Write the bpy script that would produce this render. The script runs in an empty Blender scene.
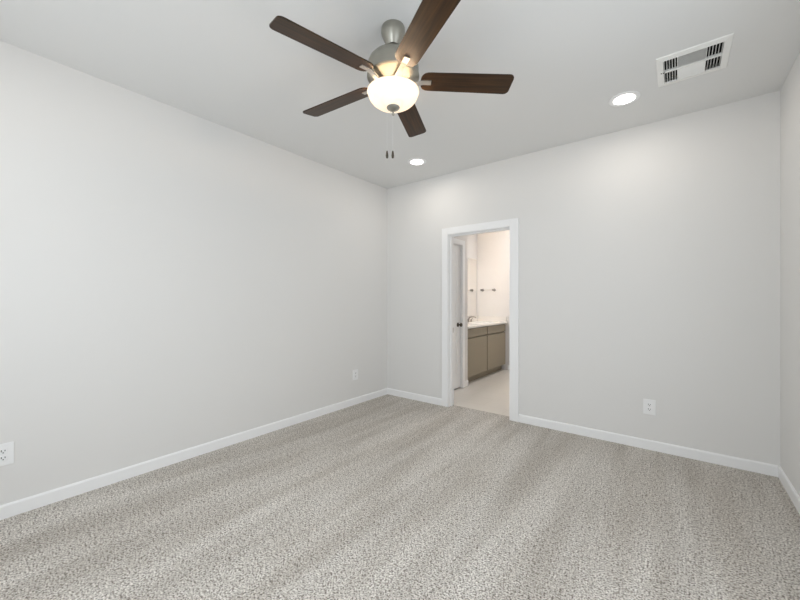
import bpy, bmesh, math, random
from mathutils import Vector, Matrix

# ------------------------------------------------------------------ camera, world, big lights, exposure
S = bpy.context.scene
COL = S.collection
H = 2.74                       # ceiling height
XL, XR, YB, YR = -3.052, 0.58, 3.64, -0.68     # bedroom: left, right, back, rear wall planes
YBB = 3.76                     # bathroom side of the back wall

cam_data = bpy.data.cameras.new('camera')
cam_data.sensor_width = 36.0
cam_data.lens = 36.0 * 355.0 / 800.0
cam_data.clip_start = 0.02
cam = bpy.data.objects.new('camera', cam_data)
cam.location = (0, 0, 1.255)
cam.rotation_euler = (math.radians(90), 0, math.atan2(0.614, 0.788))
COL.objects.link(cam)
S.camera = cam

W = bpy.data.worlds.new('daylight')
W.use_nodes = True
W.node_tree.nodes['Background'].inputs[0].default_value = (0.80, 0.90, 1.0, 1)
W.node_tree.nodes['Background'].inputs[1].default_value = 0.5
S.world = W

S.view_settings.view_transform = 'Standard'
S.view_settings.look = 'None'
S.view_settings.gamma = 1.0
S.view_settings.use_curve_mapping = False
S.view_settings.exposure = 0.40


def lamp(name, kind, loc, power, color, size=0.1, size_y=None, rot=(0, 0, 0), shape='DISK'):
    d = bpy.data.lights.new(name, kind)
    d.energy = power
    d.color = color
    if kind == 'AREA':
        d.shape = shape
        d.size = size
        if size_y:
            d.size_y = size_y
    elif kind in ('POINT', 'SPOT'):
        d.shadow_soft_size = size
    o = bpy.data.objects.new(name, d)
    o.location = loc
    o.rotation_euler = rot
    COL.objects.link(o)
    return o


# daylight through the two windows of the wall behind the camera
WIN = [(-2.55, -1.35), (-1.05, 0.15)]
WZ = (0.62, 2.25)
for (a, b), power in zip(WIN, (10, 18)):
    lamp('window_daylight', 'AREA', ((a + b) / 2, YR - 0.16, sum(WZ) / 2), power, (0.90, 0.955, 1.0),
         b - a, WZ[1] - WZ[0], (math.radians(90), 0, 0), 'RECTANGLE')
# and through one in the wall beside it
WR = (0.35, 2.05)
lamp('window_daylight', 'AREA', (XR + 0.16, sum(WR) / 2, sum(WZ) / 2), 15.5, (0.90, 0.955, 1.0),
     WR[1] - WR[0], WZ[1] - WZ[0], (math.radians(90), 0, math.radians(90)), 'RECTANGLE')


# ------------------------------------------------------------------ materials
def mat(name, color, rough=0.5, metal=0.0, spec=0.5):
    m = bpy.data.materials.new(name)
    m.use_nodes = True
    b = m.node_tree.nodes['Principled BSDF']
    b.inputs['Base Color'].default_value = (*color, 1)
    b.inputs['Roughness'].default_value = rough
    b.inputs['Metallic'].default_value = metal
    b.inputs['Specular IOR Level'].default_value = spec
    return m


def nodes(m):
    nt = m.node_tree
    return nt, nt.nodes['Principled BSDF'], nt.nodes.new, nt.links.new


def paint(name, color, rough=0.85, bump=0.04, scale=260):
    m = mat(name, color, rough, 0, 0.25)
    nt, b, N, L = nodes(m)
    tc = N('ShaderNodeTexCoord')
    n = N('ShaderNodeTexNoise')
    n.inputs['Scale'].default_value = scale
    n.inputs['Detail'].default_value = 2
    bp = N('ShaderNodeBump')
    bp.inputs['Strength'].default_value = bump
    bp.inputs['Distance'].default_value = 0.002
    L(tc.outputs['Object'], n.inputs['Vector'])
    L(n.outputs['Fac'], bp.inputs['Height'])
    L(bp.outputs['Normal'], b.inputs['Normal'])
    return m


def carpet():
    m = mat('carpet_pile', (0.5, 0.47, 0.43), 1.0, 0, 0.0)
    nt, b, N, L = nodes(m)
    tc = N('ShaderNodeTexCoord')

    def noise(scale, detail=2.0, rough=0.5, vec=None):
        n = N('ShaderNodeTexNoise')
        n.inputs['Scale'].default_value = scale
        n.inputs['Detail'].default_value = detail
        n.inputs['Roughness'].default_value = rough
        L(vec or tc.outputs['Object'], n.inputs['Vector'])
        return n.outputs['Fac']

    def ramp(fac, stops):
        r = N('ShaderNodeValToRGB')
        while len(r.color_ramp.elements) < len(stops):
            r.color_ramp.elements.new(0.5)
        for e, (p, c) in zip(r.color_ramp.elements, stops):
            e.position = p
            e.color = (*c, 1)
        L(fac, r.inputs['Fac'])
        return r.outputs['Color']

    def mult(a, bb):
        x = N('ShaderNodeMix')
        x.data_type = 'RGBA'
        x.blend_type = 'MULTIPLY'
        x.inputs['Factor'].default_value = 1.0
        L(a, x.inputs['A'])
        L(bb, x.inputs['B'])
        return x.outputs['Result']

    fleck = ramp(noise(125, 3.0, 0.65), [(0.36, CARPET[0]), (0.45, CARPET[1]), (0.54, CARPET[2]), (0.66, CARPET[3])])
    mid = ramp(noise(26, 2.0, 0.6), [(0.3, (0.93, 0.93, 0.93)), (0.7, (1.05, 1.05, 1.05))])
    # vacuum passes: lanes of brushed pile along the room's length, wobbling and fading
    mp = N('ShaderNodeMapping')
    mp.inputs['Scale'].default_value = (1.0, 0.12, 1.0)
    L(tc.outputs['Object'], mp.inputs['Vector'])
    lane1 = ramp(noise(4.8, 2.0, 0.55, mp.outputs['Vector']), [(0.38, (0.90, 0.885, 0.865)), (0.60, (1.08, 1.08, 1.08))])
    w = N('ShaderNodeTexWave')
    w.wave_type = 'BANDS'
    w.bands_direction = 'X'
    w.wave_profile = 'SIN'
    w.inputs['Scale'].default_value = 0.72
    w.inputs['Distortion'].default_value = 1.6
    w.inputs['Detail'].default_value = 2.0
    w.inputs['Detail Scale'].default_value = 1.6
    L(mp.outputs['Vector'], w.inputs['Vector'])
    lane2 = ramp(w.outputs['Fac'], [(0.25, (0.97, 0.968, 0.965)), (0.75, (1.03, 1.03, 1.03))])
    patch = ramp(noise(1.3, 2.0), [(0.35, (0.96, 0.955, 0.95)), (0.65, (1.03, 1.03, 1.03))])
    speck = ramp(noise(62, 1.0, 0.5), [(0.33, (0.62, 0.60, 0.58)), (0.43, (1.02, 1.02, 1.02))])
    col = mult(mult(mult(mult(mult(fleck, mid), speck), lane1), lane2), patch)
    L(col, b.inputs['Base Color'])
    bp = N('ShaderNodeBump')
    bp.inputs['Strength'].default_value = 0.8
    bp.inputs['Distance'].default_value = 0.008
    L(noise(150, 2.0, 0.6), bp.inputs['Height'])
    L(bp.outputs['Normal'], b.inputs['Normal'])
    return m


def wood(name, dark, light, rough=0.38):
    m = mat(name, light, rough, 0, 0.3)
    nt, b, N, L = nodes(m)
    tc = N('ShaderNodeTexCoord')
    mp = N('ShaderNodeMapping')
    mp.inputs['Scale'].default_value = (3.0, 60.0, 8.0)
    n = N('ShaderNodeTexNoise')
    n.inputs['Scale'].default_value = 1.0
    n.inputs['Detail'].default_value = 5
    n.inputs['Distortion'].default_value = 0.6
    r = N('ShaderNodeValToRGB')
    r.color_ramp.elements[0].position = 0.32
    r.color_ramp.elements[0].color = (*dark, 1)
    r.color_ramp.elements[1].position = 0.72
    r.color_ramp.elements[1].color = (*light, 1)
    L(tc.outputs['Object'], mp.inputs['Vector'])
    L(mp.outputs['Vector'], n.inputs['Vector'])
    L(n.outputs['Fac'], r.inputs['Fac'])
    L(r.outputs['Color'], b.inputs['Base Color'])
    return m


def brushed(name, color, rough=0.32):
    m = mat(name, color, rough, 1.0)
    nt, b, N, L = nodes(m)
    tc = N('ShaderNodeTexCoord')
    mp = N('ShaderNodeMapping')
    mp.inputs['Scale'].default_value = (6, 6, 500)
    n = N('ShaderNodeTexNoise')
    n.inputs['Scale'].default_value = 1.0
    n.inputs['Detail'].default_value = 2
    mr = N('ShaderNodeMapRange')
    mr.inputs['To Min'].default_value = rough - 0.08
    mr.inputs['To Max'].default_value = rough + 0.12
    L(tc.outputs['Object'], mp.inputs['Vector'])
    L(mp.outputs['Vector'], n.inputs['Vector'])
    L(n.outputs['Fac'], mr.inputs['Value'])
    L(mr.outputs['Result'], b.inputs['Roughness'])
    return m


def glow(name, color, strength):
    m = bpy.data.materials.new(name)
    m.use_nodes = True
    nt = m.node_tree
    nt.nodes.clear()
    o = nt.nodes.new('ShaderNodeOutputMaterial')
    e = nt.nodes.new('ShaderNodeEmission')
    e.inputs[0].default_value = (*color, 1)
    e.inputs[1].default_value = strength
    nt.links.new(e.outputs[0], o.inputs[0])
    return m


def frosted(name, color, trans, emit, emit_col):
    """opal glass: scatters the bulbs inside to the outside and glows a little itself"""
    m = bpy.data.materials.new(name)
    m.use_nodes = True
    nt = m.node_tree
    nt.nodes.clear()
    N, L = nt.nodes.new, nt.links.new
    o = N('ShaderNodeOutputMaterial')
    tc = N('ShaderNodeTexCoord')
    n = N('ShaderNodeTexNoise')
    n.inputs['Scale'].default_value = 14
    n.inputs['Detail'].default_value = 3
    n.inputs['Distortion'].default_value = 1.2
    r = N('ShaderNodeValToRGB')
    r.color_ramp.elements[0].position = 0.3
    r.color_ramp.elements[0].color = (color[0], color[1] * 0.93, color[2] * 0.85, 1)
    r.color_ramp.elements[1].position = 0.7
    r.color_ramp.elements[1].color = (*color, 1)
    L(tc.outputs['Object'], n.inputs['Vector'])
    L(n.outputs['Fac'], r.inputs['Fac'])
    t = N('ShaderNodeBsdfTranslucent')
    d = N('ShaderNodeBsdfDiffuse')
    L(r.outputs['Color'], t.inputs[0])
    L(r.outputs['Color'], d.inputs[0])
    mx = N('ShaderNodeMixShader')
    mx.inputs[0].default_value = trans
    L(d.outputs[0], mx.inputs[1])
    L(t.outputs[0], mx.inputs[2])
    e = N('ShaderNodeEmission')
    e.inputs[0].default_value = (*emit_col, 1)
    e.inputs[1].default_value = emit
    a = N('ShaderNodeAddShader')
    L(mx.outputs[0], a.inputs[0])
    L(e.outputs[0], a.inputs[1])
    L(a.outputs[0], o.inputs[0])
    return m


def tile():
    m = mat('bathroom_tile', (0.62, 0.58, 0.52), 0.35, 0, 0.4)
    nt, b, N, L = nodes(m)
    tc = N('ShaderNodeTexCoord')
    br = N('ShaderNodeTexBrick')
    br.inputs['Scale'].default_value = 1.0
    br.inputs['Brick Width'].default_value = 0.61
    br.inputs['Row Height'].default_value = 0.305
    br.inputs['Mortar Size'].default_value = 0.002
    br.inputs['Color1'].default_value = (0.80, 0.755, 0.70, 1)
    br.inputs['Color2'].default_value = (0.775, 0.735, 0.68, 1)
    br.inputs['Mortar'].default_value = (0.68, 0.64, 0.58, 1)
    L(tc.outputs['Object'], br.inputs['Vector'])
    L(br.outputs['Color'], b.inputs['Base Color'])
    return m


CARPET = [(0.12, 0.105, 0.09), (0.51, 0.475, 0.432), (0.73, 0.695, 0.65), (0.93, 0.90, 0.86)]
M = dict(
    wall=paint('wall_paint', (0.805, 0.795, 0.778)),
    ceil=paint('ceiling_paint', (0.81, 0.81, 0.80), 0.9, 0.08, 180),
    bath=paint('bathroom_wall_paint', (0.775, 0.755, 0.74)),
    trim=paint('trim_enamel', (0.94, 0.94, 0.94), 0.35, 0.01, 60),
    carpet=carpet(),
    tile=tile(),
    nickel=brushed('brushed_nickel', (0.40, 0.39, 0.345)),
    chrome=mat('chrome', (0.62, 0.61, 0.60), 0.12, 1.0),
    pewter=mat('pewter', (0.30, 0.28, 0.26), 0.3, 1.0),
    iron=brushed('satin_nickel', (0.62, 0.59, 0.55), 0.38),
    dark=mat('dark_metal', (0.03, 0.03, 0.028), 0.5, 0.6),
    bronze=mat('aged_bronze', (0.10, 0.085, 0.065), 0.4, 0.7),
    blade=wood('walnut_blade', (0.017, 0.009, 0.004), (0.066, 0.031, 0.011)),
    bowl=frosted('alabaster_glass', (0.95, 0.93, 0.89), 0.15, 0.30, (1.0, 0.80, 0.58)),
    lens=glow('downlight_lens', (1.0, 0.96, 0.90), 9.0),
    plastic=mat('white_plastic', (0.93, 0.93, 0.93), 0.3),
    slot=mat('socket_slot', (0.02, 0.02, 0.02), 0.6),
    duct=mat('duct_black', (0.012, 0.012, 0.012), 0.9),
    vent=mat('vent_enamel', (0.92, 0.915, 0.89), 0.4),
    cab=paint('taupe_cabinet_paint', (0.35, 0.305, 0.23), 0.45, 0.02, 90),
    top=mat('cultured_marble', (0.83, 0.80, 0.76), 0.18),
    mirror=mat('mirror_glass', (0.88, 0.88, 0.87), 0.01, 1.0),
    shade=frosted('vanity_shade_glass', (0.95, 0.92, 0.86), 0.6, 4.0, (1.0, 0.84, 0.66)),
)


# ------------------------------------------------------------------ mesh helpers
def box(bm, lo, hi, bevel=0.0, mtx=None):
    v = []
    for z in (lo[2], hi[2]):
        for x, y in ((lo[0], lo[1]), (hi[0], lo[1]), (hi[0], hi[1]), (lo[0], hi[1])):
            v.append(bm.verts.new((x, y, z)))
    f = [bm.faces.new([v[i] for i in q]) for q in
         ((3, 2, 1, 0), (4, 5, 6, 7), (0, 1, 5, 4), (1, 2, 6, 5), (2, 3, 7, 6), (3, 0, 4, 7))]
    if bevel:
        ed = list({e for q in f for e in q.edges})
        r = bmesh.ops.bevel(bm, geom=ed, offset=bevel, segments=2, profile=0.6, affect='EDGES')
        v = list({x for q in r['faces'] for x in q.verts} | {x for x in v if x.is_valid})
    if mtx:
        bmesh.ops.transform(bm, matrix=mtx, verts=v)
    return v


def lathe(bm, prof, n=48, mtx=None, cap=True):
    rings = []
    for r, z in prof:
        if r < 1e-6:
            rings.append([bm.verts.new((0, 0, z))])
        else:
            rings.append([bm.verts.new((r * math.cos(2 * math.pi * i / n), r * math.sin(2 * math.pi * i / n), z)) for i in range(n)])
    for a, b in zip(rings, rings[1:]):
        for i in range(n):
            j = (i + 1) % n
            if len(a) == 1 and len(b) == 1:
                continue
            if len(a) == 1:
                bm.faces.new((a[0], b[j], b[i]))
            elif len(b) == 1:
                bm.faces.new((a[i], a[j], b[0]))
            else:
                bm.faces.new((a[i], a[j], b[j], b[i]))
    if cap:
        for q in (rings[0], rings[-1]):
            if len(q) > 1:
                bm.faces.new(q)
    vs = [x for q in rings for x in q]
    if mtx:
        bmesh.ops.transform(bm, matrix=mtx, verts=vs)
    return vs


def tube(bm, pts, r, n=12):
    pts = [Vector(p) for p in pts]
    rad = r if isinstance(r, (list, tuple)) else [r] * len(pts)
    rings = []
    up = Vector((0, 0, 1))
    for i, p in enumerate(pts):
        t = (pts[min(i + 1, len(pts) - 1)] - pts[max(i - 1, 0)]).normalized()
        a = t.cross(up)
        if a.length < 1e-3:
            a = t.cross(Vector((0, 1, 0)))
        a.normalize()
        b = t.cross(a)
        rings.append([bm.verts.new(p + rad[i] * (a * math.cos(2 * math.pi * k / n) + b * math.sin(2 * math.pi * k / n))) for k in range(n)])
    for a, b in zip(rings, rings[1:]):
        for i in range(n):
            j = (i + 1) % n
            bm.faces.new((a[i], a[j], b[j], b[i]))
    bm.faces.new(rings[0])
    bm.faces.new(rings[-1])


def prism(bm, outline, z0, z1, mtx=None):
    a = [bm.verts.new((x, y, z0)) for x, y in outline]
    b = [bm.verts.new((x, y, z1)) for x, y in outline]
    bm.faces.new(a)
    bm.faces.new(b)
    n = len(a)
    for i in range(n):
        j = (i + 1) % n
        bm.faces.new((a[i], a[j], b[j], b[i]))
    if mtx:
        bmesh.ops.transform(bm, matrix=mtx, verts=a + b)


def obj(name, bm, m, parent=None, smooth=False, loc=None):
    bmesh.ops.recalc_face_normals(bm, faces=bm.faces)
    me = bpy.data.meshes.new(name)
    bm.to_mesh(me)
    bm.free()
    if smooth:
        me.polygons.foreach_set('use_smooth', [True] * len(me.polygons))
        try:
            me.set_sharp_from_angle(angle=math.radians(40))
        except Exception:
            pass
    me.materials.append(m)
    o = bpy.data.objects.new(name, me)
    COL.objects.link(o)
    if parent:
        o.parent = parent
    if loc:
        o.location = loc
    return o


def boxes(name, lst, m, parent=None, bevel=0.0, loc=None):
    bm = bmesh.new()
    for lo, hi in lst:
        box(bm, lo, hi, bevel)
    return obj(name, bm, m, parent, loc=loc)


def struct(o):
    o['kind'] = 'structure'
    return o


def thing(name, label, cat, loc=(0, 0, 0), rotz=0.0, group=None):
    o = bpy.data.objects.new(name, None)
    o.empty_display_size = 0.1
    o.location = loc
    o.rotation_euler = (0, 0, rotz)
    COL.objects.link(o)
    return tag(o, label, cat, group)


def tag(o, label, cat, group=None):
    o['label'] = label
    o['category'] = cat
    if group:
        o['group'] = group
    return o


def copy_tree(o, parent=None):
    c = o.copy()
    COL.objects.link(c)
    if parent:
        c.parent = parent
    for ch in list(o.children):
        copy_tree(ch, c)
    return c


# ------------------------------------------------------------------ bedroom shell
T = 0.12
DX0, DX1, DZ = -2.108, -1.382, 2.015            # doorway to the bathroom
BXR = -0.75                                     # bathroom's far right wall
BY = 6.24                                       # bathroom's end wall
struct(boxes('floor', [((XL - T, YR - T, -0.10), (XR + T, YBB - 0.02, 0.0))], M['carpet']))
struct(boxes('wall_left', [((XL - T, YR - T, 0), (XL, YBB, H))], M['wall']))
struct(boxes('wall_right', [((XR, YR - T, 0), (XR + T, WR[0], H)), ((XR, WR[1], 0), (XR + T, YBB, H)),
                            ((XR, WR[0], 0), (XR + T, WR[1], WZ[0])), ((XR, WR[0], WZ[1]), (XR + T, WR[1], H))], M['wall']))
w = bmesh.new()
for lo, hi in (((WR[0], WZ[0]), (WR[0] + 0.05, WZ[1])), ((WR[1] - 0.05, WZ[0]), (WR[1], WZ[1])),
               ((WR[0] + 0.05, WZ[0]), (WR[1] - 0.05, WZ[0] + 0.05)), ((WR[0] + 0.05, WZ[1] - 0.05), (WR[1] - 0.05, WZ[1])),
               ((WR[0] + 0.05, 1.41), (WR[1] - 0.05, 1.45))):
    box(w, (XR + 0.04, lo[0], lo[1]), (XR + 0.10, hi[0], hi[1]))
struct(obj('window_3', w, M['trim']))
struct(boxes('wall_back', [((XL, YB, 0), (DX0 - 0.018, YBB, H)), ((DX1 + 0.018, YB, 0), (XR, YBB, H)),
                           ((DX0 - 0.018, YB, DZ + 0.018), (DX1 + 0.018, YBB, H))], M['wall']))
rear = [((XL, YR - T, 0), (XR, YR, WZ[0])), ((XL, YR - T, WZ[1]), (XR, YR, H))]
xs = [XL] + [v for w in WIN for v in w] + [XR]
for a, b in zip(xs[::2], xs[1::2]):
    rear.append(((a, YR - T, WZ[0]), (b, YR, WZ[1])))
struct(boxes('wall_rear', rear, M['wall']))
# ceiling with the opening for the air register
VX0, VX1, VY0, VY1 = -0.066, 0.216, 2.735, 3.021
cz = (H, H + 0.12)
struct(boxes('ceiling', [((XL - T, YR - T, cz[0]), (XR + T, VY0, cz[1])), ((XL - T, VY1, cz[0]), (XR + T, YBB, cz[1])),
                         ((XL - T, VY0, cz[0]), (VX0, VY1, cz[1])), ((VX1, VY0, cz[0]), (XR + T, VY1, cz[1]))], M['ceil']))

for i, (a, b) in enumerate(WIN):
    w = bmesh.new()
    f = 0.05
    for lo, hi in (((a, YR - 0.10, WZ[0]), (a + f, YR - 0.04, WZ[1])), ((b - f, YR - 0.10, WZ[0]), (b, YR - 0.04, WZ[1])),
                   ((a + f, YR - 0.10, WZ[0]), (b - f, YR - 0.04, WZ[0] + f)), ((a + f, YR - 0.10, WZ[1] - f), (b - f, YR - 0.04, WZ[1])),
                   ((a + f, YR - 0.09, 1.41), (b - f, YR - 0.05, 1.45))):
        box(w, lo, hi)
    struct(obj('window_%d' % (i + 1), w, M['trim']))


def skirting(name, p0, p1, normal, h=0.080, t=0.013, loc=None):
    """baseboard with a small eased top from p0 to p1 along a wall, standing out along normal"""
    p0, p1, n = Vector((*p0, 0)), Vector((*p1, 0)), Vector((*normal, 0))
    prof = [(0, 0), (t, 0), (t, h - 0.010), (t - 0.004, h - 0.002), (t - 0.007, h), (0, h)]
    bm = bmesh.new()
    a = [bm.verts.new(p0 + n * x + Vector((0, 0, z))) for x, z in prof]
    b = [bm.verts.new(p1 + n * x + Vector((0, 0, z))) for x, z in prof]
    bm.faces.new(a)
    bm.faces.new(b)
    for i in range(len(a)):
        j = (i + 1) % len(a)
        bm.faces.new((a[i], a[j], b[j], b[i]))
    return struct(obj(name, bm, M['trim']))


CO0, CO1, CZT = DX0 - 0.088, DX1 + 0.100, DZ + 0.085      # casing outer edges
skirting('baseboard_left', (XL, YR), (XL, YB), (1, 0))
skirting('baseboard_back', (XL + 0.013, YB), (CO0, YB), (0, -1))
skirting('baseboard_back.001', (CO1, YB), (XR - 0.013, YB), (0, -1))
skirting('baseboard_right', (XR, YR), (XR, YB), (-1, 0))
skirting('baseboard_rear', (XL + 0.013, YR), (XR - 0.013, YR), (0, 1))

# door casing on the bedroom side, and the jamb lining
bm = bmesh.new()
r = 0.006
box(bm, (CO0, YB - 0.018, 0), (DX0 - r, YB, CZT), 0.003)
box(bm, (DX1 + r, YB - 0.018, 0), (CO1, YB, CZT), 0.003)
box(bm, (DX0 - r, YB - 0.0175, DZ + r), (DX1 + r, YB, CZT), 0.003)
struct(obj('trim_1', bm, M['trim']))
bm = bmesh.new()
j = 0.018
box(bm, (DX0 - j, YB, 0), (DX0, YBB, DZ))
box(bm, (DX1, YB, 0), (DX1 + j, YBB, DZ))
box(bm, (DX0 - j, YB, DZ), (DX1 + j, YBB, DZ + j))
st = 0.012                                                   # door stop
box(bm, (DX0, YB + 0.035, 0), (DX0 + st, YB + 0.07, DZ))
box(bm, (DX1 - st, YB + 0.035, 0), (DX1, YB + 0.07, DZ))
box(bm, (DX0 + st, YB + 0.035, DZ - st), (DX1 - st, YB + 0.07, DZ))
jamb = struct(obj('trim_2', bm, M['trim']))
bm = bmesh.new()
box(bm, (DX0 - 0.001, YB + 0.078, 0.865), (DX0 + 0.002, YB + 0.106, 0.925), 0.0008)
sp = obj('strike_plate', bm, M['iron'], jamb)
sp['label'] = 'satin metal strike plate'

# ------------------------------------------------------------------ bathroom shell
XB = -2.998                             # bathroom's left wall plane
WX, WY = -2.42, 4.72                    # passage wall plane and its outer corner
CX = WX - 0.11
CDY0, CDY1, CDZ = 3.915, 4.535, 2.03    # closet doorway in the passage wall
struct(boxes('bathroom_floor', [((XB - T, YBB - 0.02, -0.10), (BXR + T, BY + T, -0.004))], M['tile']))
struct(boxes('bathroom_ceiling', [((XB - T, YBB, H), (BXR + T, BY + T, H + 0.12))], M['bath']))
struct(boxes('bathroom_wall_back', [((XB - T, BY, 0), (BXR + T, BY + T, H))], M['bath']))
struct(boxes('bathroom_wall_left', [((XB - T, YBB, 0), (XB, BY, H))], M['bath']))
struct(boxes('bathroom_wall_right', [((BXR, YBB, 0), (BXR + T, BY, H))], M['bath']))
struct(boxes('partition_wall', [((CX, YBB, 0), (WX, CDY0 - 0.018, H)), ((CX, CDY1 + 0.018, 0), (WX, WY, H)),
                                ((CX, CDY0 - 0.018, CDZ + 0.018), (WX, CDY1 + 0.018, H)),
                                ((XB, WY - 0.11, 0), (CX, WY, H))], M['bath']))
skirting('baseboard_partition', (WX, CDY1 + 0.075), (WX, WY), (1, 0))
skirting('baseboard_bathroom', (XB + 0.6, BY), (BXR, BY), (0, -1))
bm = bmesh.new()
box(bm, (WX, CDY0 - 0.075, 0), (WX + 0.016, CDY0 - 0.006, CDZ + 0.075), 0.003)
box(bm, (WX, CDY1 + 0.006, 0), (WX + 0.016, CDY1 + 0.075, CDZ + 0.075), 0.003)
box(bm, (WX, CDY0 - 0.006, CDZ + 0.006), (WX + 0.0155, CDY1 + 0.006, CDZ + 0.075), 0.003)
box(bm, (CX, CDY0 - 0.018, 0), (WX, CDY0, CDZ))
box(bm, (CX, CDY1, 0), (WX, CDY1 + 0.018, CDZ))
box(bm, (CX, CDY0 - 0.018, CDZ), (WX, CDY1 + 0.018, CDZ + 0.018))
struct(obj('trim_3', bm, M['trim']))

# the closed two-panel door in the passage wall
DXF = WX - 0.022                                  # its face
dy0, dy1, dz0, dz1 = CDY0 + 0.003, CDY1 - 0.004, 0.014, CDZ - 0.003
bm = bmesh.new()
box(bm, (DXF - 0.030, dy0, dz0), (DXF - 0.007, dy1, dz1))
s = 0.105
for lo, hi in ((dy0, dy0 + s), (dy1 - s, dy1)):
    box(bm, (DXF - 0.0301, lo, dz0), (DXF, hi, dz1))
for lo, hi in ((dz0, dz0 + 0.2), (0.86, 1.0), (dz1 - s, dz1)):
    box(bm, (DXF - 0.0302, dy0 + s - 0.001, lo), (DXF - 0.0001, dy1 - s + 0.001, hi))
for lo, hi in ((dz0 + 0.2, 0.86), (1.0, dz1 - s)):
    box(bm, (DXF - 0.02, dy0 + s + 0.035, lo + 0.035), (DXF - 0.003, dy1 - s - 0.035, hi - 0.035), 0.003)
door = struct(obj('door_1', bm, M['trim']))
bm = bmesh.new()
RY = Matrix.Translation((DXF, dy1 - 0.065, 0.905)) @ Matrix.Rotation(math.radians(90), 4, 'Y')
lathe(bm, [(0.0, 0), (0.031, 0), (0.031, 0.004), (0.024, 0.010), (0.011, 0.013), (0.010, 0.032), (0.018, 0.036),
           (0.027, 0.045), (0.028, 0.054), (0.022, 0.062), (0, 0.064)], 32, RY, False)
k = obj('door_knob', bm, M['bronze'], door, True)
k['label'] = 'dark bronze round knob'

# ------------------------------------------------------------------ vanity, counter, mirror, faucet, towel bar, light
FX = -2.43                                        # cabinet face plane
VB0, VB1 = WY + 0.005, BY - 0.006                 # run of the vanity
FB, FT = 0.10, 0.833                              # face bottom and top
t = thing('vanity_cabinet', 'taupe bathroom vanity cabinet seen through the doorway, under the white counter', 'cabinet', (XB + 0.3, (VB0 + VB1) / 2, 0))
P = t.location.copy()


def L_(p):
    return (p[0] - P.x, p[1] - P.y, p[2] - P.z)


def lb(name, lst, m, parent, bevel=0.0):
    return boxes(name, [(L_(a), L_(b)) for a, b in lst], m, parent, bevel)


lb('body', [((XB + 0.004, VB0, FB), (FX - 0.035, VB1, FT))], M['cab'], t)
lb('toe_kick', [((XB + 0.004, VB0, -0.004), (FX - 0.085, VB1, FB))], M['cab'], t)
split = 5.43
for lo, hi in ((VB0 + 0.012, split - 0.014), (split + 0.014, VB1 - 0.03)):
    for nm, z0, z1 in (('drawer_front', 0.698, FT - 0.012), ('door', FB + 0.006, 0.678)):
        d = lb(nm, [((FX - 0.034, lo, z0), (FX, hi, z1))], M['cab'], t, 0.003)

c = tag(boxes('vanity_counter', [((XB + 0.003, VB0 - 0.002, FT), (FX + 0.025, VB1 + 0.003, FT + 0.030))], M['top'], None, 0.005),
        'white vanity counter with backsplash and side splash on the taupe cabinet', 'counter')
boxes('backsplash', [((XB + 0.003, VB0, FT + 0.029), (XB + 0.023, VB1 - 0.018, FT + 0.120))], M['top'], c, 0.003)
boxes('side_splash', [((XB + 0.024, VB1 - 0.018, FT + 0.029), (FX + 0.012, VB1 + 0.003, FT + 0.120))], M['top'], c, 0.003)
bm = bmesh.new()
lathe(bm, [(0.20, 0.003), (0.195, 0.008), (0.18, 0.004), (0.10, 0.002), (0.02, 0.0015)], 40,
      Matrix.Translation((-2.685, 5.66, FT + 0.029)) @ Matrix.Diagonal((0.8, 1.15, 1, 1)), True)
obj('sink_rim', bm, M['top'], c, True)

mz0, mz1 = FT + 0.13, 2.02
tag(boxes('wall_mirror', [((XB + 0.001, VB0 + 0.05, mz0), (XB + 0.007, BY - 0.035, mz1))], M['mirror']),
    'frameless bathroom wall mirror above the white counter', 'mirror')

CT = FT + 0.030
f = thing('faucet', 'chrome bathroom faucet standing on the white vanity counter', 'faucet', (-2.885, 5.66, CT))
bm = bmesh.new()
lathe(bm, [(0, 0), (0.026, 0), (0.026, 0.006), (0.020, 0.012), (0.018, 0.06), (0.0, 0.064)], 24)
obj('base', bm, M['pewter'], f, True)
bm = bmesh.new()
tube(bm, [(0, 0, 0.045), (0.02, 0, 0.085), (0.06, 0, 0.098), (0.11, 0, 0.098), (0.145, 0, 0.085)], [0.014, 0.013, 0.012, 0.011, 0.011])
obj('spout', bm, M['pewter'], f, True)
for sy in (-1, 1):
    bm = bmesh.new()
    lathe(bm, [(0, 0), (0.024, 0), (0.022, 0.008), (0.014, 0.02), (0.014, 0.045), (0, 0.048)], 20, Matrix.Translation((0, sy * 0.10, 0)))
    tube(bm, [(0, sy * 0.10, 0.042), (0.0, sy * 0.135, 0.056), (0.0, sy * 0.165, 0.062)], [0.008, 0.007, 0.006], 10)
    obj('handle', bm, M['pewter'], f, True)

b = thing('towel_bar', 'short chrome towel bar on the bathroom end wall beside the mirror', 'towel bar', (-2.765, BY, 1.441))
for sx in (-1, 1):
    bm = bmesh.new()
    lathe(bm, [(0, 0), (0.026, 0), (0.026, 0.006), (0.016, 0.014), (0.012, 0.045), (0.020, 0.052), (0.020, 0.074), (0, 0.078)], 24,
          Matrix.Translation((sx * 0.115, 0, 0)) @ Matrix.Rotation(math.radians(90), 4, 'X'))
    q = obj('bracket', bm, M['pewter'], b, True)
bm = bmesh.new()
tube(bm, [(-0.115, -0.062, 0), (0.115, -0.062, 0)], 0.0055)
obj('rod', bm, M['iron'], b, True)

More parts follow.
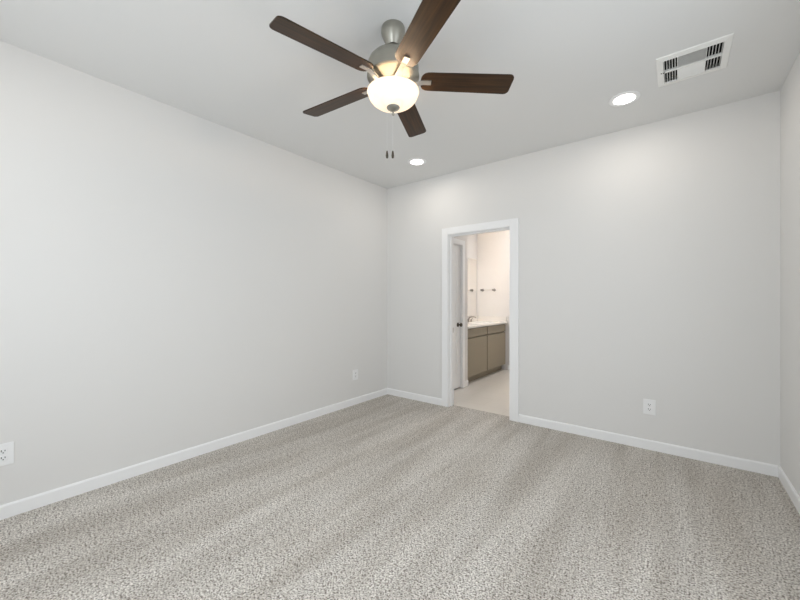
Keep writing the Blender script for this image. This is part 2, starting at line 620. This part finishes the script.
# vanity light over the mirror (hidden from the photograph's viewpoint by the partition, lights the bathroom)
v = thing('vanity_light', 'three-shade bathroom light bar above the mirror', 'light', (XB, 5.25, 2.18))
bm = bmesh.new()
box(bm, (0.001, -0.30, -0.05), (0.025, 0.30, 0.05), 0.006)
obj('backplate', bm, M['iron'], v)
for yy in (-0.21, 0.0, 0.21):
    bm = bmesh.new()
    tube(bm, [(0.02, yy, 0), (0.08, yy, 0.01), (0.11, yy, -0.02)], 0.008)
    obj('arm', bm, M['iron'], v, True)
    bm = bmesh.new()
    lathe(bm, [(0.02, -0.02), (0.035, -0.03), (0.05, -0.08), (0.06, -0.13), (0.056, -0.13), (0.046, -0.08), (0.03, -0.034), (0.02, -0.024)], 24,
          Matrix.Translation((0.11, yy, 0)), False)
    obj('shade', bm, M['shade'], v, True)
    lamp('vanity_bulb', 'POINT', (XB + 0.11, 5.25 + yy, 2.08), 3.8, (1.0, 0.975, 0.95), 0.03)
lamp('bathroom_downlight', 'AREA', (-1.85, 5.65, H - 0.01), 12, (1.0, 0.985, 0.965), 0.16)

# ------------------------------------------------------------------ outlets
def outlet(label, loc, rotz):
    """duplex outlet, built facing -Y with its back on y = 0"""
    t = thing('wall_outlet', label, 'outlet', loc, rotz, 'white outlets low on the bedroom walls')
    bm = bmesh.new()
    box(bm, (-0.043, -0.006, -0.063), (0.043, 0.0, 0.063), 0.0025)
    obj('cover_plate', bm, M['plastic'], t)
    for sz in (-1, 1):
        bm = bmesh.new()
        box(bm, (-0.0165, -0.0078, sz * 0.0195 - 0.014), (0.0165, -0.005, sz * 0.0195 + 0.014), 0.002)
        rc = obj('receptacle', bm, M['plastic'], t)
        bm = bmesh.new()
        zc = sz * 0.0195
        box(bm, (-0.0088, -0.0083, zc - 0.002), (-0.0056, -0.0076, zc + 0.009))
        box(bm, (0.0056, -0.0083, zc - 0.001), (0.0088, -0.0083 + 0.0007, zc + 0.008))
        lathe(bm, [(0.0031, 0.0076), (0.0031, 0.0083)], 12, Matrix.Translation((0, 0, zc - 0.0075)) @ Matrix.Rotation(math.radians(90), 4, 'X'))
        s_ = obj('slots', bm, M['slot'], rc)
        s_['label'] = 'dark contact slots'
    bm = bmesh.new()
    lathe(bm, [(0.0032, 0.005), (0.0032, 0.0066), (0.0015, 0.0072)], 12, Matrix.Rotation(math.radians(90), 4, 'X'))
    obj('screw', bm, M['plastic'], t, True)
    return t


outlet('white duplex outlet low on the long blank wall, cut by the photo edge', (XL, 0.207, 0.367), math.radians(90))
outlet('small white outlet on the long blank wall near the far room corner', (XL, 3.04, 0.357), math.radians(90))
outlet('white duplex outlet on the doorway wall, between the door casing and room corner', (-0.18, YB, 0.357), 0)

# ------------------------------------------------------------------ downlights
def downlight(label, x, y):
    t = thing('recessed_downlight', label, 'ceiling light', (x, y, H), 0, 'round recessed ceiling downlights')
    bm = bmesh.new()
    lathe(bm, [(0.068, 0.0), (0.100, 0.0), (0.099, -0.003), (0.094, -0.005), (0.072, -0.006), (0.0675, -0.003)], 56, None, False)
    obj('trim_ring', bm, M['trim'], t, True)
    bm = bmesh.new()
    lathe(bm, [(0, -0.013), (0.03, -0.0125), (0.05, -0.0105), (0.062, -0.008), (0.067, -0.005), (0.067, -0.001), (0, -0.001)], 48, None, False)
    q = obj('lens', bm, M['lens'], t, True)
    q['label'] = 'glowing white lens'
    lamp('downlight_beam', 'AREA', (x, y, H - 0.017), DL, DLC, 0.15)
    return t


DL, DLC = 1.9, (1.0, 0.93, 0.84)
downlight('lit round downlight in the ceiling near the air vent', -0.305, 3.085)
downlight('lit round downlight in the ceiling corner beyond the fan', -2.20, 3.12)
for xx in (-2.20, -0.305):                      # the matching pair behind the camera
    downlight('lit round downlight in the ceiling by the window wall, out of the photo', xx, -0.14)

# ------------------------------------------------------------------ ceiling air register
t = thing('air_vent', 'white square ceiling air vent with louver banks above the doorway wall', 'vent', ((VX0 + VX1) / 2, (VY0 + VY1) / 2, H))
hx, hy = (VX1 - VX0) / 2, (VY1 - VY0) / 2
ox, oy = 0.1765, 0.183
bm = bmesh.new()
# sloped picture-frame flange
outer = [(-ox, -oy), (ox, -oy), (ox, oy), (-ox, oy)]
inner = [(-hx, -hy), (hx, -hy), (hx, hy), (-hx, hy)]
ra = [bm.verts.new((x, y, 0.0)) for x, y in outer]
rb = [bm.verts.new((x * 0.985, y * 0.985, -0.005)) for x, y in outer]
rc = [bm.verts.new((x, y, -0.011)) for x, y in inner]
rd = [bm.verts.new((x, y, 0.020)) for x, y in inner]
for a, b in ((ra, rb), (rb, rc), (rc, rd), (rd, ra)):
    for i in range(4):
        j = (i + 1) % 4
        bm.faces.new((a[i], a[j], b[j], b[i]))
obj('flange', bm, M['vent'], t)
bm = bmesh.new()
for lo, hi in (((-hx - 0.004, -hy - 0.004, 0.115), (hx + 0.004, hy + 0.004, 0.119)),):
    box(bm, lo, hi)
for lo, hi in (((-hx, -hy, 0.019), (-hx + 0.002, hy, 0.115)), ((hx - 0.002, -hy, 0.019), (hx, hy, 0.115)),
               ((-hx + 0.002, -hy, 0.019), (hx - 0.002, -hy + 0.002, 0.115)), ((-hx + 0.002, hy - 0.002, 0.019), (hx - 0.002, hy, 0.115))):
    box(bm, lo, hi)
obj('duct_collar', bm, M['duct'], t)
bx0, bx1 = -0.069, 0.065                        # centre bank limits (local x)
bm = bmesh.new()
box(bm, (-hx, -0.005, -0.010), (hx, 0.005, 0.006))
box(bm, (bx0 - 0.003, -hy, -0.0095), (bx0, hy, 0.012))
box(bm, (bx1, -hy, -0.0095), (bx1 + 0.003, hy, 0.012))
obj('divider_bars', bm, M['vent'], t)


def slat(bm, length, width, tilt, axis, x, y, th=0.0012):
    r_ = Matrix.Translation((x, y, -0.001)) @ Matrix.Rotation(tilt, 4, axis)
    if axis == 'X':
        box(bm, (-length / 2, -width / 2, -th / 2), (length / 2, width / 2, th / 2), 0, r_)
    else:
        box(bm, (-width / 2, -length / 2, -th / 2), (width / 2, length / 2, th / 2), 0, r_)


for sgn in (-1, 1):                             # centre banks: louvers along x, thrown away from the middle bar
    bm = bmesh.new()
    n = 10
    for i in range(n):
        yy = sgn * (0.017 + (hy - 0.028) * i / (n - 1))
        slat(bm, bx1 - bx0, 0.022 if sgn < 0 else 0.030, math.radians(54 if sgn < 0 else 30) * -sgn, 'X', (bx0 + bx1) / 2, yy, 0.001)
    obj('louver_bank', bm, M['vent'], t)
for x0, x1, sg in ((-hx, bx0 - 0.003, -1), (bx1 + 0.003, hx, 1)):
    for y0, y1 in ((-hy, -0.005), (0.005, hy)):
        bm = bmesh.new()
        n = 5
        for i in range(n):
            xx = x0 + (x1 - x0) * (i + 0.5) / n + 0.004 * sg
            slat(bm, y1 - y0, 0.0095, math.radians(64) * -sg, 'Y', xx, (y0 + y1) / 2)
        obj('louver_bank', bm, M['vent'], t)
bm = bmesh.new()
lathe(bm, [(0.004, -0.0085), (0.004, -0.0105), (0.002, -0.012), (0, -0.012)], 12, Matrix.Translation((-hx - 0.012, -0.004, 0)), False)
box(bm, (-hx - 0.004, -0.006, -0.014), (-hx + 0.004, -0.002, -0.008))
q = obj('damper_lever', bm, M['dark'], t)
q['label'] = 'small dark lever'

# ------------------------------------------------------------------ ceiling fan
FXY = (-1.220, 1.505)
t = thing('ceiling_fan', 'brushed nickel ceiling fan with five dark wooden blades and a lit glass bowl', 'ceiling fan', (*FXY, H))


def z_(z):
    return z - H


def fan_lathe(name, prof, m, parent=t, cap=False, n=64):
    bm = bmesh.new()
    lathe(bm, [(r_, z_(z)) for r_, z in prof], n, None, cap)
    return obj(name, bm, m, parent, True)


fan_lathe('canopy', [(0, 2.7395), (0.061, 2.7395), (0.0645, 2.732), (0.065, 2.712), (0.061, 2.695), (0.049, 2.668), (0.037, 2.645), (0.034, 2.638), (0.0, 2.638)], M['nickel'])
fan_lathe('downrod', [(0, 2.645), (0.020, 2.642), (0.024, 2.632), (0.016, 2.622), (0.014, 2.60), (0.020, 2.592), (0.0, 2.59)], M['dark'])
fan_lathe('motor_housing', [(0, 2.598), (0.055, 2.597), (0.090, 2.586), (0.116, 2.572), (0.131, 2.555), (0.138, 2.537), (0.139, 2.527),
                            (0.139, 2.478), (0.142, 2.475), (0.142, 2.467), (0.136, 2.463), (0.128, 2.459), (0.090, 2.442), (0.076, 2.434), (0.074, 2.427), (0.060, 2.426), (0.0, 2.426)], M['nickel'])
fan_lathe('switch_housing', [(0, 2.427), (0.048, 2.427), (0.050, 2.422), (0.045, 2.416), (0.045, 2.395), (0.060, 2.388), (0.060, 2.382), (0, 2.381)], M['nickel'])

# bowl of alabaster glass, with cap and finial
BZ = 2.386
prof_out, prof_in = [], []
for i in range(17):
    a = math.radians(90 * i / 16)
    rr, zz = 0.137 * math.cos(a) ** 0.8, 0.081 * math.sin(a) ** 1.05
    prof_out.append((max(rr, 0.0), BZ - zz))
    prof_in.append((max(rr - 0.004 * (1 if rr > 0.004 else 0), 0.0), BZ - zz * 0.955))
prof = [(0.141, BZ + 0.004), (0.142, BZ + 0.001)] + prof_out + prof_in[::-1] + [(0.136, BZ + 0.004), (0.141, BZ + 0.004)]
bw = fan_lathe('bowl_shade', prof, M['bowl'])
bw['label'] = 'glowing white alabaster glass bowl'
cap_ = fan_lathe('bowl_cap', [(0, 2.3150), (0.020, 2.3095), (0.034, 2.3085), (0.036, 2.3040), (0.031, 2.2970), (0.016, 2.2880), (0.006, 2.2830), (0.006, 2.2750), (0.009, 2.2700), (0.007, 2.2640), (0, 2.2610)], M['nickel'])
fan_lathe('stem', [(0, 2.381), (0.006, 2.381), (0.006, 2.300), (0, 2.300)], M['nickel'], n=16)
BULB, BULBC = 8.0, (1.0, 0.76, 0.53)
for k_ in range(3):
    a = math.radians(30 + 120 * k_)
    bm = bmesh.new()
    ctr = Vector((0.068 * math.cos(a), 0.068 * math.sin(a), z_(2.360)))
    lathe(bm, [(0, -0.028), (0.012, -0.025), (0.019, -0.012), (0.019, 0.0), (0.013, 0.014), (0.010, 0.026), (0, 0.026)], 20, Matrix.Translation(ctr), False)
    q = obj('bulb', bm, glow('bulb_glow', (1.0, 0.75, 0.45), 4.0) if k_ == 0 else bpy.data.materials['bulb_glow'], t, True)
    lamp('fan_bulb', 'POINT', (FXY[0] + ctr.x * 0.7, FXY[1] + ctr.y * 0.7, 2.389), BULB, BULBC, 0.018)

# blades: angle 4 deg from the view's right, every 72 deg
yaw = math.atan2(0.614, 0.788)
BL0, BL1, BW = 0.150, 0.656, 0.132
ZB = 2.452
blade_out = []
rt = 0.050
nrw, wid = BW / 2 - 0.006, BW / 2
for i in range(13):                               # rounded root
    a = math.radians(90 + 180 * i / 12)
    ca, sa = math.cos(a), math.sin(a)
    blade_out.append((BL0 + 0.055 + 0.055 * math.copysign(abs(ca) ** 0.75, ca), nrw * math.copysign(abs(sa) ** 0.75, sa)))
rc_ = 0.026
for i in range(7):
    a = math.radians(-90 + 90 * i / 6)
    blade_out.append((BL1 - rc_ + rc_ * math.cos(a), -wid + rc_ + rc_ * math.sin(a)))
for i in range(7):
    a = math.radians(0 + 90 * i / 6)
    blade_out.append((BL1 - rc_ + rc_ * math.cos(a), wid - rc_ + rc_ * math.sin(a)))
PITCH = math.radians(-12)
for k_ in range(5):
    ang = yaw + math.radians(3.2 + 72 * k_)
    bm = bmesh.new()
    prism(bm, blade_out, -0.003, 0.003)
    bl = obj('blade', bm, M['blade'], t)
    bl.location = (0, 0, z_(ZB))
    bl.rotation_euler = Matrix.Rotation(ang, 3, 'Z').__matmul__(Matrix.Rotation(PITCH, 3, 'X')).to_euler()
    # blade iron: a curved arm from the motor underside to a plate under the blade
    bm = bmesh.new()
    arm = []
    sect = [(0.050, 0.020, -0.034), (0.075, 0.019, -0.035), (0.100, 0.017, -0.032), (0.125, 0.015, -0.024), (0.148, 0.0145, -0.013), (0.165, 0.0145, -0.0078), (0.208, 0.0145, -0.0078)]
    prev = None
    for r_, hw, dz in sect:
        zt = dz
        ring = [bm.verts.new((r_, hw, zt)), bm.verts.new((r_, -hw, zt)), bm.verts.new((r_, -hw, zt + 0.0045)), bm.verts.new((r_, hw, zt + 0.0045))]
        if prev:
            for i in range(4):
                j = (i + 1) % 4
                bm.faces.new((prev[i], prev[j], ring[j], ring[i]))
        else:
            bm.faces.new(ring)
        prev = ring
    bm.faces.new(prev)
    ir = obj('blade_iron', bm, M['iron'], t)
    ir.location = bl.location
    ir.rotation_euler = bl.rotation_euler

# two pull chains with fobs
RV, FV = Vector((0.789, 0.614, 0)), Vector((-0.614, 0.788, 0))
for name, du in (('pull_chain', -0.035), ('pull_chain', -0.003)):
    p = RV * du + FV * 0.046
    bm = bmesh.new()
    tube(bm, [(p.x, p.y, z_(2.40)), (p.x, p.y, z_(2.24)), (p.x, p.y, z_(2.085))], 0.0004, 6)
    ch = obj(name, bm, M['plastic'], t, True)
    bm = bmesh.new()
    lathe(bm, [(0, 2.090 - H), (0.004, 2.086 - H), (0.006, 2.075 - H), (0.0075, 2.060 - H), (0.006, 2.048 - H), (0, 2.045 - H)], 16, Matrix.Translation((p.x, p.y, 0)), False)
    fo = obj('fob', bm, M['bronze'], ch, True)
    fo['label'] = 'small dark fob at the chain end'
